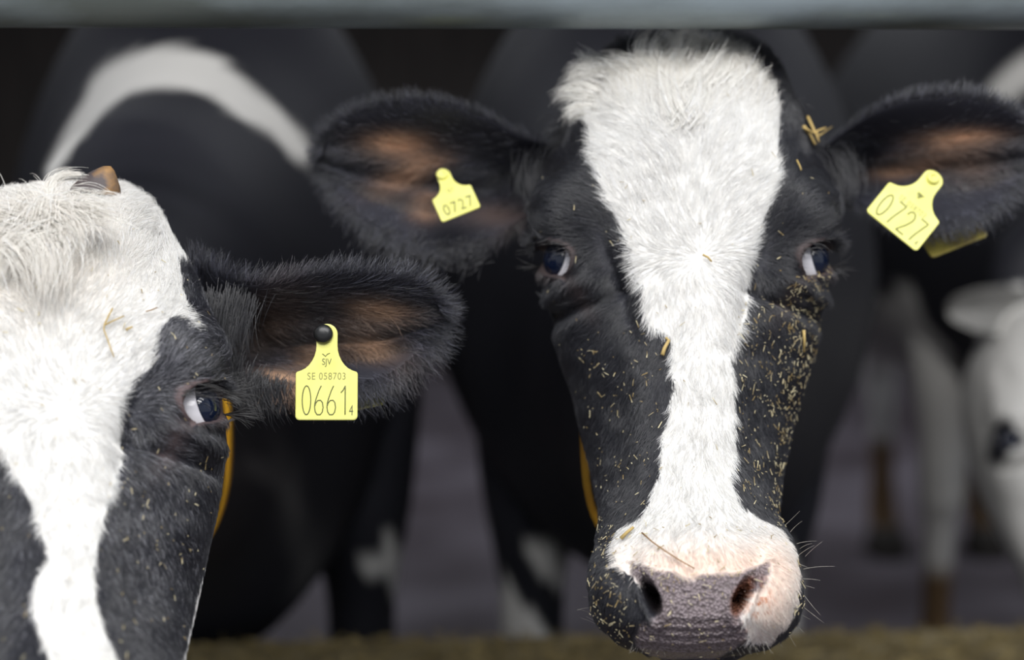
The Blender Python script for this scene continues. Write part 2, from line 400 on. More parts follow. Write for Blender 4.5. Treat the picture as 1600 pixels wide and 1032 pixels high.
def strands(name, parent, root, tan, nor, L, col, r0=.00017, lift=.30, wave=.15, K=4, mat_=None, gravity=0.0, label=None):
    N = len(root); t = np.linspace(0, 1, K)[None, :, None]
    side = nrm(np.cross(nor, tan)); l = np.broadcast_to(lift, (N,))[:, None, None]*rng.uniform(.5, 1.5, (N, 1, 1))
    L = np.broadcast_to(L, (N,))[:, None, None]*1.0
    w1 = rng.normal(0, 1, (N, 1, 1))*wave
    pts = root[:, None]-nor[:, None]*.0004+L*(t*tan[:, None]*np.cos(l)+nor[:, None]*np.sin(l)*t*(1.25-.5*t)+side[:, None]*w1*t*t)
    pts = pts+np.array([0, 0, -1.0])*L*gravity*t*t
    hc = bpy.data.hair_curves.new(name); hc.add_curves([K]*N)
    off = np.array(wloc(parent))
    hc.attributes['position'].data.foreach_set('vector', (pts-off).reshape(-1).astype(np.float32))
    ra = hc.attributes.get('radius') or hc.attributes.new('radius', 'FLOAT', 'POINT')
    rad = np.broadcast_to(r0, (N,))[:, None]*np.linspace(1, .25, K)[None]
    ra.data.foreach_set('value', rad.ravel().astype(np.float32))
    ca = hc.attributes.new('col', 'FLOAT_COLOR', 'CURVE'); ca.data.foreach_set('color', np.concatenate([col, np.ones((N, 1))], 1).ravel().astype(np.float32))
    hc.materials.append(mat_ or M_hair)
    o = bpy.data.objects.new(name, hc); link(o, parent); o['kind'] = 'stuff'
    return o
def sample(body, n, cls, keep):
    """n roots on faces of class cls; keep(centre positions, normals) -> weight"""
    co, nn, tr = body['co'], body['nn'], body['tr'][body['tc'] == cls]
    a, b, c = co[tr[:, 0]], co[tr[:, 1]], co[tr[:, 2]]
    ar = np.linalg.norm(np.cross(b-a, c-a), axis=1); ce = (a+b+c)/3; cn = nrm(nn[tr].mean(1))
    wt = ar*keep(ce, cn); i = rng.choice(len(tr), n, p=wt/wt.sum())
    u = rng.random((n, 1)); v = rng.random((n, 1)); f = (u+v) > 1; u = np.where(f, 1-u, u); v = np.where(f, 1-v, v)
    return a[i]+(b[i]-a[i])*u+(c[i]-a[i])*v, nrm(nn[tr[i, 0]]*(1-u-v)+nn[tr[i, 1]]*u+nn[tr[i, 2]]*v)

# rigid placement: every head is the same frontal head, moved and turned
OA = P(1071, 400, 1.34)
class Pose:
    def __init__(s, px, py, d, yaw=0, roll=0, pitch=0, scale=1):
        a, b, c = math.radians(yaw), math.radians(roll), math.radians(pitch)
        B = np.stack([R_, F_, U_], 1)
        Rz = np.array([[math.cos(a), -math.sin(a), 0], [math.sin(a), math.cos(a), 0], [0, 0, 1]])
        Ry = np.array([[math.cos(b), 0, math.sin(b)], [0, 1, 0], [-math.sin(b), 0, math.cos(b)]])
        Rx = np.array([[1, 0, 0], [0, math.cos(c), -math.sin(c)], [0, math.sin(c), math.cos(c)]])
        s.M = B@(Rz@Ry@Rx)@B.T*scale; s.Mi = np.linalg.inv(s.M); s.o = P(px, py, d)
    def fwd(s, W): return (W-OA)@s.M.T+s.o
    def inv(s, W): return (W-s.o)@s.Mi.T+OA
    def vec(s, W): return W@s.M.T
POSE_A = Pose(1071, 400, 1.34)
POSE_B = Pose(91, 650, 1.165, yaw=14, roll=-4.5, pitch=-11, scale=.965)
POSE_E = Pose(1668, 690, 2.55, yaw=14, roll=5, pitch=0)

BLACK = np.array([.017, .0175, .0235]); WHITE = np.array([.86, .845, .81]); SKIN = np.array([.085, .062, .06]); PINK = np.array([.86, .60, .46]); GREY = np.array([.31, .27, .285])
def mixc(a, b, t): return a*(1-t[:, None])+b*t[:, None]
def flow(px, py, cls):
    """lie of the coat on the face, as picture-plane directions (right, down)"""
    dx = px-1096; dy = py-404; r = np.hypot(dx, dy)+1e-6
    rad = np.stack([dx/r, dy/r], -1)
    dn = np.stack([dx/260., np.ones_like(dx)], -1); up = np.stack([dx/150., -np.ones_like(dx)], -1)
    f = sst(-60, 60, dy+.35*np.maximum(np.abs(dx)-95, 0))[:, None]
    far = nrm(up*(1-f)+dn*f+rad*.35)
    k = sst(10, 90, r)[:, None]
    o = nrm(rad*(1-k)+far*k)
    a = (vnoise(px/40, py/40, 1)-.5)*.9+(vnoise(px/14, py/14, 2)-.5)*.5
    return np.stack([o[:, 0]*np.cos(a)-o[:, 1]*np.sin(a), o[:, 0]*np.sin(a)+o[:, 1]*np.cos(a)], -1)
def lay(dirs2, nor, pose):
    T = dirs2[:, :1]*R_-dirs2[:, 1:]*U_
    T = pose.vec(T); T = T-(T*nor).sum(1, keepdims=True)*nor
    return nrm(T)
def facing(W, N):
    v = nrm(CAM-W); return (N*v).sum(1)

BLAZE = [(880, 112), (905, 160), (918, 200), (930, 255), (945, 305), (968, 350), (985, 395), (990, 440), (1004, 448), (1003, 480), (1018, 512), (1046, 524), (1052, 560), (1052, 600),
         (1046, 645), (1036, 695), (1030, 742), (1016, 782), (1000, 806), (972, 824), (958, 850), (962, 885), (985, 900), (1020, 935), (1088, 960), (1160, 940), (1150, 990), (1172, 1004), (1205, 1005), (1232, 975), (1246, 930), (1246, 880),
         (1236, 850), (1215, 822), (1182, 806), (1158, 790), (1142, 758), (1148, 705), (1147, 650), (1147, 600), (1141, 560), (1156, 522), (1168, 490), (1168, 450), (1176, 398), (1194, 335), (1216, 275), (1216, 180),
         (1203, 142), (1180, 112), (1150, 84), (1120, 66), (1085, 56), (1055, 62), (1020, 84), (1000, 100), (950, 112), (905, 122)]
def jitter(px, py, s=3.0):
    return px+s*(vnoise(px/7, py/7, 11)-.5)*2+s*.7*(vnoise(px/2.3, py/2.3, 12)-.5)*2, py+s*(vnoise(px/7, py/7, 13)-.5)*2
def gauss(px, py, x, y, sx, sy, rot=0):
    a = math.radians(rot); u = (px-x)*math.cos(a)+(py-y)*math.sin(a); v = -(px-x)*math.sin(a)+(py-y)*math.cos(a)
    return np.exp(-.5*((u/sx)**2+(v/sy)**2))
def eye_skin(px, py):
    k = np.zeros(px.shape)
    for e in (0, 1):
        m = eye_metric(px, py, e); k = np.maximum(k, (1-sst(1.2, 2.7, m)))
        s = -1 if e == 0 else 1
        k = np.maximum(k, .8*gauss(px, py, 1071+s*160, 458, 30, 9, -s*58+90*0))
    return k
def face_coat_A(px, py):
    N = len(px); c = np.tile(BLACK, (N, 1)); x, y = jitter(px, py)
    wt = inpoly(x, y, BLAZE).astype(float)
    c = mixc(c, WHITE*np.ones((N, 3)), wt)
    c = mixc(c, np.array([.86, .80, .70])*np.ones((N, 3)), wt*(1-sst(90, 200, py))*.6)
    pk = wt*np.clip(gauss(px, py, 1100, 885, 85, 26)*1.2+gauss(px, py, 1205, 935, 30, 60)*.9, 0, 1)
    c = mixc(c, PINK*np.ones((N, 3)), pk*.62)
    sk = eye_skin(px, py)*(1-wt); c = mixc(c, SKIN*np.ones((N, 3)), sk*.85)
    return c, wt
def coat_A(W, px, py, cls):
    c, wt = face_coat_A(px, py); N = len(px); head = cls == 0
    pad = pad_mask(*jitter(px, py, 2.5))*head*(W[:, 1] < 1.3)
    c = mixc(c, GREY*np.ones((N, 3)), pad)
    # nostrils: dark hollow skin left, stained pink right
    m0 = nostril_metric(px, py, 0); m1 = nostril_metric(px, py, 1)
    c = mixc(c, np.array([.012, .010, .012])*np.ones((N, 3)), (1-sst(.3, 1.3, m0))*head)
    c = mixc(c, np.array([.30, .11, .05])*np.ones((N, 3)), (1-sst(.5, 1.5, m1))*head*.9)
    c = mixc(c, np.array([.03, .015, .012])*np.ones((N, 3)), (1-sst(.1, .7, m1))*head)
    # brown feed stain beside the right nostril
    c = mixc(c, np.array([.50, .17, .06])*np.ones((N, 3)), gauss(px, py, 1188, 948, 14, 26, 20)*head*sst(.42, .62, vnoise(px/7, py/7, 8)))
    ear = (cls == 1)
    ec = np.tile(BLACK*1.5, (N, 1)); tan = np.array([.66, .38, .23])
    k = gauss(px, py, 627, 227, 30, 12, 3)*1.1+gauss(px, py, 650, 268, 34, 12, -22)*.8+gauss(px, py, 668, 322, 16, 14)*.5+gauss(px, py, 775, 335, 40, 14)*.08
    k = k+gauss(px, py, 1497, 216, 40, 9, -3)*.95+gauss(px, py, 1425, 255, 36, 9, -16)*.5+gauss(px, py, 1500, 250, 30, 18, 10)*.25+gauss(px, py, 1400, 262, 20, 10)*.3
    ec = mixc(ec, tan*np.ones((N, 3)), np.clip(k, 0, 1)*(facing(W, np.tile(-F_, (N, 1))) > 0))
    c[ear] = ec[ear]
    b = (cls == 2) | (W[:, 1] > 1.62)
    bc = np.tile(BLACK*1.0, (N, 1))
    leg_w = b & (W[:, 2] < .60+.05*np.sin(W[:, 0]*37)) & (W[:, 2] > .36) & (W[:, 1] < 3.2) & (np.sin(W[:, 0]*22+W[:, 2]*18) > -.75)
    bc[leg_w] = WHITE*.85
    c[b] = bc[b]; pad[b] = 0
    return c, pad
BWHITE = [(-500, 100), (300, 100), (330, 400), (312, 415), (283, 416), (280, 432), (292, 470), (305, 522), (290, 502), (266, 497), (248, 515), (238, 548), (236, 575), (204, 600), (186, 640), (188, 690), (190, 722), (172, 775),
          (156, 830), (149, 880), (150, 940), (163, 990), (195, 1050), (222, 1120), (262, 1190), (300, 1250), (290, 1300), (60, 1300), (70, 1230), (92, 1150), (82, 1050), (65, 1000), (50, 952), (56, 900), (76, 868), (62, 830), (50, 785), (22, 742), (0, 700), (-40, 640), (-110, 580), (-200, 520), (-500, 480)]
BJAW = [(352, 815), (330, 855), (313, 905), (299, 960), (280, 1040), (290, 1300), (520, 1300), (520, 862)]
def face_coat_B(bx, by, px, py):
    N = len(bx); x, y = jitter(bx, by)
    wt = (inpoly(x, y, BWHITE) | inpoly(x, y, BJAW)).astype(float)
    c = mixc(np.tile(BLACK*1.15, (N, 1)), WHITE*np.ones((N, 3)), wt)
    cream = wt*np.clip(gauss(bx, by, 60, 400, 90, 70)*.8, 0, 1); c = mixc(c, np.array([.82, .70, .56])*np.ones((N, 3)), cream*.6)
    sk = eye_skin(px, py)*(1-wt); c = mixc(c, np.array([.13, .092, .092])*np.ones((N, 3)), sk*.9)
    return c, wt
BAND = [(72, 262), (100, 205), (135, 150), (150, 112), (195, 88), (240, 75), (290, 74), (345, 92), (385, 130), (430, 165), (470, 205), (490, 240), (478, 262), (462, 250), (425, 210), (370, 182), (330, 150), (285, 138), (240, 138), (200, 145), (165, 172), (125, 215), (92, 262), (70, 300)]
def coat_B(W, px, py, cls):
    bx, by, bd = proj(W); N = len(px)
    c, wt = face_coat_B(bx, by, px, py)
    pad = pad_mask(px, py)*(cls == 0)*(bd < 1.2); c = mixc(c, GREY*np.ones((N, 3)), pad)
    ear = (cls == 1); tan = np.array([.60, .37, .23])
    k = gauss(bx, by, 574, 485, 30, 10, 5)*1.0+gauss(bx, by, 560, 533, 34, 14, 18)*.65+gauss(bx, by, 440, 592, 26, 8, 10)*.7+gauss(bx, by, 480, 556, 20, 16)*.5+gauss(bx, by, 405, 505, 40, 22, -35)*.22
    ec = mixc(np.tile(BLACK*1.45, (N, 1)), tan*np.ones((N, 3)), np.clip(k, 0, 1)); c[ear] = ec[ear]
    b = (cls == 2) | (W[:, 1] > 1.55); bc = np.tile(BLACK, (N, 1))
    band = soft_poly(bx, by, BAND, 4)*(W[:, 1] < 3.0); bc = mixc(bc, WHITE*.8*np.ones((N, 3)), band)
    # faint pale line over the shoulder point, white on the inner foreleg
    pl = gauss(bx, by, 455, 790, 12, 60, -14)*.10+gauss(bx, by, 405, 735, 40, 9, 10)*.08+gauss(bx, by, 480, 905, 14, 45, 20)*.10
    bc = mixc(bc, WHITE*np.ones((N, 3)), np.clip(pl, 0, 1))
    lw = b & inpoly(bx, by, [(560, 905), (575, 870), (610, 842), (632, 850), (632, 940), (615, 935), (600, 905)]); bc[lw] = WHITE*.8
    c[b] = bc[b]; pad[b] = 0
    return c, pad
def coat_E(W, px, py, cls):
    ex, ey, ed = proj(W); N = len(px)
    c, wt = face_coat_A(px, py)
    head = (cls == 0)
    c[cls == 1] = WHITE*.30
    c[head] = WHITE*.72; dk = np.maximum(gauss(ex, ey, 1564, 690, 15, 32, 15), gauss(ex, ey, 1640, 760, 20, 60)*0)
    c = mixc(c, BLACK*np.ones((N, 3)), sst(.35, .6, dk)*head)
    b = (cls == 2) | (W[:, 1] > 2.75)
    n1 = vnoise(W[:, 0]*2.6+1.3, W[:, 1]*2.2+W[:, 2]*2.1, 21)
    white = (W[:, 2] < .86+.10*np.sin(W[:, 1]*5.5))
    wt2 = white | inpoly(ex, ey, [(1480, 480), (1600, 440), (1640, 600), (1530, 600)])
    wt2 &= ~inpoly(ex, ey, [(1428, 380), (1480, 360), (1560, 470), (1520, 490), (1535, 560), (1530, 630), (1500, 600), (1480, 530), (1445, 480)])
    wt2 &= ~inpoly(ex, ey, [(1300, 330), (1420, 330), (1415, 440), (1395, 480), (1370, 490), (1350, 470)])
    wt2 |= inpoly(ex, ey, [(1340, 490), (1405, 455), (1432, 455), (1445, 500), (1480, 545), (1500, 605), (1560, 650), (1540, 700), (1340, 600)])
    wt2 |= inpoly(ex, ey, [(1532, 150), (1560, 118), (1600, 90), (1640, 80), (1640, 120), (1600, 132), (1570, 160)])
    bc = np.where(wt2[:, None], WHITE*.8, BLACK)
    legs = (W[:, 2] < .52)
    bc = np.where(legs[:, None], np.where((W[:, 2] > .30)[:, None], WHITE*.75, np.array([.16, .10, .05])), bc)
    c[b] = bc[b]
    return c, np.zeros(N)

print('building heads')
HEADG = build_head(); HV, HF = closed_grid(HEADG); CV, CF = chin()
HEADL = build_head(160, 170); HLV, HLF = closed_grid(HEADL)
RID = ((-.12, .16, -.010, .25, .75), (.35, .12, -.006, .35, .8))
EAR_AL = build_ear([880, 850, 815, 770, 700, 640, 575, 530, 508, 503], [232, 222, 214, 190, 166, 160, 172, 194, 218, 244], [322, 328, 344, 368, 384, 378, 344, 304, 268, 248],
                   [1.46, 1.44, 1.42, 1.40, 1.385, 1.38, 1.385, 1.395, 1.41, 1.415], [.01, .025, .045, .052, .05, .044, .034, .02, .008, .002], ridges=RID)
EAR_AR = build_ear([1268, 1298, 1330, 1370, 1430, 1490, 1545, 1590, 1614, 1620], [236, 222, 200, 176, 156, 151, 160, 184, 208, 236], [300, 303, 312, 330, 348, 344, 322, 288, 258, 242],
                   [1.46, 1.44, 1.42, 1.395, 1.375, 1.37, 1.375, 1.385, 1.40, 1.405], [.01, .025, .045, .052, .05, .044, .034, .02, .008, .002], ridges=RID)
EAR_B = build_ear([290, 325, 365, 410, 470, 540, 600, 650, 680, 688], [410, 425, 445, 446, 436, 431, 434, 446, 470, 488], [560, 572, 584, 592, 600, 602, 588, 554, 518, 492],
                  [1.30, 1.29, 1.275, 1.265, 1.26, 1.26, 1.265, 1.27, 1.28, 1.285], [.01, .02, .038, .05, .052, .046, .036, .022, .01, .002], ridges=RID)

def mk_eye(cow, pose, k, gaze, r=.0215, back=.0125, off=(0, 0), px=None):
    s = -1 if k == 0 else 1
    # surface point and normal of the undisturbed orbit
    i = np.argmin(np.abs(proj(HEADG)[0]-(1071+EYE[k][0]))+np.abs(proj(HEADG)[1]-EYE[k][1])+(proj(HEADG)[2] > 1.42)*1e4)
    a, b = np.unravel_index(i, HEADG.shape[:2])
    m = eye_metric(*proj(HEADG)[:2], k); ring = (m > 1.0) & (m < 1.9) & (proj(HEADG)[2] < 1.40)
    c = HEADG[ring].mean(0)
    q = HEADG[ring]-c; n = np.linalg.svd(q, full_matrices=False)[2][2]; n = n*(-1 if n@F_ > 0 else 1)
    C0 = c-n*back+R_*off[0]+U_*off[1]
    g = nrm(np.array(gaze[0]*s*R_-gaze[1]*F_+gaze[2]*U_))
    C0 = pose.fwd(C0); g = nrm(pose.vec(g)); 
    up = nrm(U_-g*(U_@g)); sd = np.cross(up, g)
    def cap(a0, a1, rr, nn_=48, m_=24, squash=1.0):
        q = np.linspace(a0, a1, m_); th = np.linspace(0, 2*math.pi, nn_, endpoint=False)
        rad = rr
        return C0+rad*(np.cos(q)[:, None, None]*g+np.sin(q)[:, None, None]*(np.cos(th)[None, :, None]*sd+np.sin(th)[None, :, None]*up*squash))
    V, Fc = closed_grid(cap(.01, math.pi-.01, r))
    eb = meshobj('eyeball', V, Fc, M_sclera, cow)
    # bulging cornea with dark iris
    q = np.linspace(.01, .84, 24); th = np.linspace(0, 2*math.pi, 56, endpoint=False)
    rr = r+.0022*(1-(q/.84)**2)+.00015
    V = C0+rr[:, None, None]*(np.cos(q)[:, None, None]*g+np.sin(q)[:, None, None]*(np.cos(th)[None, :, None]*sd+np.sin(th)[None, :, None]*up))
    V, Fc = closed_grid(V); meshobj('cornea', V, Fc, M_iris, eb)
    return C0, g, n
def lashes(cow, pose, k, n=90, L=.016, body=None):
    s = -1 if k == 0 else 1
    px, py, d = proj(HEADG); m = eye_metric(px, py, k)
    dx = (px-cxrow(py)-EYE[k][0])*s; dy = py-EYE[k][1]
    ok = (m > 1.0) & (m < 1.5) & (d < 1.41) & ((dx > 3) | (dy < -10)) & (dy < 14)
    pts = HEADG[ok]; i = rng.integers(0, len(pts), n); root = pts[i]
    t = nrm(np.stack([rng.normal(.95*s, .2, n), rng.normal(0, .15, n), rng.normal(-.25, .25, n)], -1)@np.stack([R_, F_, U_]))
    nor = nrm(np.tile(-F_*.8+U_*.3+R_*s*.4, (n, 1)))
    strands('eyelashes', cow, pose.fwd(root), pose.vec(t), pose.vec(nor), rng.uniform(.6, 1.2, n)*L, np.tile(np.array([.02, .018, .018]), (n, 1)), r0=.00022, lift=.35, wave=.2, K=5)

# ================================================================== COW A, the one facing us
def hoofs(cow, spots):
    for x, y in spots:
        th = np.linspace(0, 2*math.pi, 28, endpoint=False); rs = []
        for z, r in ((.0, .066), (.03, .064), (.07, .052), (.078, .047)):
            rs.append(np.stack([x+r*np.cos(th)*.95, y-.03+(z*.25)+r*np.sin(th)*1.15, z+0*th], -1))
        V, Fc = closed_grid(np.array(rs)); meshobj('hoof', V, Fc, M_hoof, cow)
def make_cow(name, label, pose, loc, head, ears, rings, legs, coat):
    cow = empty(name, label, 'cow', loc)
    ms = [to_mesh(pose.fwd(head[0]), head[1], 0), to_mesh(pose.fwd(CV), CF, 0)]
    for e in ears: ms.append(to_mesh(e[0], e[1], 1))
    ms.append(to_mesh(*torso(rings), 2))
    for l in legs: ms.append(to_mesh(*l, 2))
    body = finish(union(ms), cow, coat, pose.inv)
    return cow, body
RA = [(1.46, .145, 1.17, .05, .06, .08), (1.50, .145, 1.16, .085, .11, .12), (1.66, .15, 1.15, .095, .14, .16), (1.85, .165, 1.13, .14, .20, .29), (2.1, .19, 1.10, .21, .26, .36), (2.35, .205, 1.05, .29, .42, .44),
      (2.6, .215, 1.02, .34, .52, .40), (3.0, .225, .98, .35, .54, .38), (3.5, .225, .98, .35, .42, .39), (3.9, .22, 1.02, .32, .38, .36), (4.15, .20, 1.06, .25, .32, .30), (4.25, .20, 1.08, .10, .18, .18)]
LA = [(.03, 2.50), (.385, 2.50), (.04, 3.95), (.37, 3.95)]
cowA, bodyA = make_cow('cow', 'black cow with a white blaze, facing out squarely and wearing two 0727 ear tags', POSE_A, (.2, 2.5, 0), (HV, HF), [EAR_AL, EAR_AR], RA,
                       [leg(*LA[0], .95), leg(*LA[1], .95), leg(*LA[2], 1.0, False), leg(*LA[3], 1.0, False)], coat_A)
hoofs(cowA, LA)
RB = [(1.30, -.33, 1.07, .05, .06, .08), (1.34, -.33, 1.07, .075, .10, .12), (1.50, -.335, 1.09, .082, .11, .13), (1.7, -.37, 1.11, .14, .16, .26), (1.95, -.39, 1.10, .17, .21, .36), (2.2, -.41, 1.05, .24, .33, .50),
      (2.5, -.44, 1.02, .31, .50, .48), (2.9, -.49, .98, .34, .54, .40), (3.4, -.51, .98, .34, .42, .39), (3.8, -.51, 1.02, .31, .38, .36), (4.05, -.51, 1.06, .25, .32, .30), (4.15, -.51, 1.08, .10, .18, .18)]
LB = [(-.62, 2.42), (-.22, 2.42), (-.66, 3.85), (-.34, 3.85)]
cowB, bodyB = make_cow('cow', 'cow with a broad white forehead beside the 0661 ear tag, cropped at its nose', POSE_B, (-.39, 2.4, 0), (HV, HF), [EAR_B], RB,
                       [leg(*LB[0], .95), leg(*LB[1], .95), leg(*LB[2], 1.0, False), leg(*LB[3], 1.0, False)], coat_B)
hoofs(cowB, LB)
def shiftE(e): return (POSE_E.fwd(e[0]), e[1])
EAR_E = build_ear([1640, 1600, 1560, 1525, 1500, 1484, 1478], [470, 452, 448, 452, 460, 470, 482], [530, 528, 524, 518, 508, 498, 486], [2.72, 2.66, 2.62, 2.60, 2.60, 2.61, 2.62], [.01, .03, .035, .03, .02, .01, .003])
hE = POSE_E.fwd(OA[None])[0]
RE = [(2.66, hE[0]+.02, .98, .05, .06, .08), (2.72, hE[0]+.02, .98, .10, .12, .14), (2.9, 1.02, 1.02, .14, .18, .24), (3.15, 1.04, 1.03, .20, .26, .32), (3.4, 1.06, 1.02, .28, .44, .36),
      (3.7, 1.06, 1.0, .34, .56, .36), (4.1, 1.06, .98, .37, .60, .36), (4.6, 1.06, .98, .36, .42, .35), (4.9, 1.06, 1.02, .30, .38, .32), (5.1, 1.06, 1.08, .12, .2, .2)]
LE = [(.90, 3.5), (1.24, 3.5), (1.06, 4.72), (1.34, 4.72)]
cowE, bodyE = make_cow('cow', 'blurred black and white cow behind the right-hand ear, its pale head cut by the frame', POSE_E, (1.06, 3.5, 0), (HLV, HLF), [EAR_E, shiftE(EAR_AR)], RE,
                       [leg(*LE[0], .95), leg(*LE[1], .95), leg(*LE[2], 1.0, False), leg(*LE[3], 1.0, False)], coat_E)
hoofs(cowE, LE)

eyes = {}
for k in (0, 1):
    eyes['A', k] = mk_eye(cowA, POSE_A, k, (.93, .40, .22)); lashes(cowA, POSE_A, k)
    eyes['B', k] = mk_eye(cowB, POSE_B, k, (.90, .42, .16)); lashes(cowB, POSE_B, k, n=170, L=.024)
    mk_eye(cowE, POSE_E, k, (.62, .72, .10))

# ------------------------------------------------------------------ fur
def face_fur(cow, body, pose, colf, n, roan=None, ls=1.0):
    def keep(W, N_):
        px, py, d = proj(pose.inv(W)); f = sst(-.35, .1, facing(W, N_))
        f = f*(pad_mask(px, py) < .3)
        for k in (0, 1): f = f*(eye_metric(px, py, k) > 1.5)*(nostril_metric(px, py, k) > 1.3)
        wx, wy, wd = proj(W); f = f*(wx > -120)*(wy < 1330)*(wy > -60)
        return f+1e-12
    root, nor = sample(body, n, 0, keep)
    px, py, d = proj(pose.inv(root))
    c, wt = colf(root, px, py)
    fl = flow(px, py, None); tan = lay(fl, nor, pose)
    L = (.0085+.002*(1-sst(300, 650, py))+.005*(1-sst(90, 230, py))*(wt > .5))*ls
    L = np.where(py > 830, .0065, L)*rng.uniform(.6, 1.35, len(px))
    skin = eye_skin(px, py); L = L*(1-.6*skin)
    v = rng.normal(1, .16, (len(px), 1)); cc = np.clip(c*v, .004, .93)
    blk = wt < .5
    if roan is not None:
        p = roan(root, px, py)*blk; k = rng.random(len(px)) < p
        cc[k] = np.array([.20, .20, .225])*rng.uniform(.5, 1.5, (k.sum(), 1))
    else:
        k = blk & (rng.random(len(px)) < .03); cc[k] = np.array([.08, .08, .09])
    strands('fur', cow, root, tan, nor, L, cc, r0=.00016, lift=.22+.18*(1-sst(80, 200, py)), wave=.16, K=4)
face_fur(cowA, bodyA, POSE_A, lambda W, px, py: face_coat_A(px, py), 190000)
def roanB(W, px, py):
    bx, by, _ = proj(W); return .55*gauss(bx, by, 255, 560, 45, 45)+.22*gauss(bx, by, 225, 790, 45, 130)+.035+.12*gauss(bx, by, 20, 850, 40, 150)
face_fur(cowB, bodyB, POSE_B, lambda W, px, py: face_coat_B(*proj(W)[:2], px, py), 180000, roan=roanB, ls=.8)
def ear_fur(cow, body, coat, pose, axis, n, Lm=.013):
    """axis: two picture points, root and tip; hair lies away from that line and towards the tip"""
    (x0, y0), (x1, y1) = axis
    def keep(W, N_):
        px, py, d = proj(W); lo_, hi_ = min(x0, x1)-60, max(x0, x1)+60
        return sst(-.6, .1, facing(W, N_))*(px > lo_)*(px < hi_)+1e-12
    root, nor = sample(body, n, 1, keep)
    px, py, d = proj(root); a = np.array([x1-x0, y1-y0], float); Ln = np.hypot(*a); a /= Ln; pn = np.array([-a[1], a[0]])
    u = (px-x0)*a[0]+(py-y0)*a[1]; v = (px-x0)*pn[0]+(py-y0)*pn[1]
    e = np.clip(np.abs(v)/90, 0, 1)
    dr = nrm((.75-.35*e)[:, None]*a+(np.sign(v)*np.clip(np.abs(v)/70, 0, 1.2))[:, None]*pn+rng.normal(0, .16, (n, 2)))
    T = dr[:, :1]*R_-dr[:, 1:]*U_; T = T-(T*nor).sum(1, keepdims=True)*nor*.6; T = nrm(T)
    pa = proj(pose.inv(root)); c, _ = coat(root, pa[0], pa[1], np.ones(n, int))
    cc = np.clip(c*rng.normal(1, .3, (n, 1)), .005, .9); k = (rng.random(n) < .18) & (c[:, 0] < .06); cc[k] = np.clip(cc[k]*4, 0, .2)
    dn = (dr[:, 1] > .2)
    L = Lm*rng.uniform(.6, 1.4, n)*(1+.5*e*dn)
    strands('ear_fur', cow, root, T, nor, L, cc, r0=.00017, lift=.30, wave=.2, K=4)
ear_fur(cowA, bodyA, coat_A, POSE_A, ((850, 262), (520, 250)), 30000, .011)
ear_fur(cowA, bodyA, coat_A, POSE_A, ((1300, 255), (1620, 245)), 30000, .011)
ear_fur(cowB, bodyB, coat_B, POSE_B, ((340, 510), (690, 495)), 34000, .014)

# long locks: forelocks at the poll, bottom fringe of the ear
def locks(name, cow, spots, col, r0=.00020, arch=.008):
    """spots: (root px,row,depth, tip px,row,depth, bend px,row, count, spread px)"""
    allp = []; K = 8; t = np.linspace(0, 1, K)[:, None]
    for (ax, ay, ad, bx, by, bd, mx, my, n, sp_) in spots:
        for i in range(n):
            j = rng.normal(0, sp_, 2); j2 = j*rng.uniform(.1, .9)+rng.normal(0, sp_*.25, 2)
            p0 = P(ax+j[0], ay+j[1]*.6, ad+rng.normal(0, .004)); p2 = P(bx+j2[0], by+j2[1], bd+rng.normal(0, .004)); p1 = P(mx+(j[0]+j2[0])/2, my+(j[1]+j2[1])/2, (ad+bd)/2-arch)
            f = rng.uniform(.55, 1.0); tt = t*f
            allp.append((1-tt)**2*p0+2*tt*(1-tt)*p1+tt**2*p2)
    pts = np.array(allp); N = len(pts)
    hc = bpy.data.hair_curves.new(name); hc.add_curves([K]*N); off = np.array(wloc(cow))
    hc.attributes['position'].data.foreach_set('vector', (pts-off).reshape(-1).astype(np.float32))
    ra = hc.attributes.get('radius') or hc.attributes.new('radius', 'FLOAT', 'POINT')
    ra.data.foreach_set('value', (r0*np.linspace(1, .25, K)[None]*np.ones((N, 1))).ravel().astype(np.float32))
    c = np.clip(np.array(col)*rng.normal(1, .1, (N, 1)), .01, .93)
    ca = hc.attributes.new('col', 'FLOAT_COLOR', 'CURVE'); ca.data.foreach_set('color', np.concatenate([c, np.ones((N, 1))], 1).ravel().astype(np.float32))
    hc.materials.append(M_hair); o = bpy.data.objects.new(name, hc); link(o, cow); o['kind'] = 'stuff'; return o
cream = (.88, .855, .80)
locks('forelock', cowA, [
    (1035, 112, 1.365, 1018, 42, 1.37, 975, 90, 130, 7), (1040, 112, 1.365, 1030, 50, 1.37, 1010, 80, 90, 6), (1058, 100, 1.37, 1068, 42, 1.37, 1050, 70, 80, 6),
    (950, 120, 1.37, 885, 128, 1.37, 905, 105, 320, 13), (960, 105, 1.385, 905, 82, 1.38, 930, 108, 260, 11), (930, 150, 1.36, 872, 160, 1.37, 890, 128, 260, 12), (925, 170, 1.355, 890, 190, 1.36, 895, 165, 240, 12),
    (1000, 120, 1.36, 940, 108, 1.37, 970, 95, 300, 16), (1075, 200, 1.318, 1085, 120, 1.345, 1110, 160, 340, 18), (1060, 190, 1.318, 1050, 105, 1.355, 1035, 150, 340, 20), (1100, 150, 1.335, 1140, 90, 1.37, 1130, 110, 360, 22),
    (1130, 160, 1.335, 1185, 130, 1.36, 1160, 125, 360, 22), (1060, 110, 1.362, 1100, 65, 1.39, 1075, 75, 300, 24)], cream)
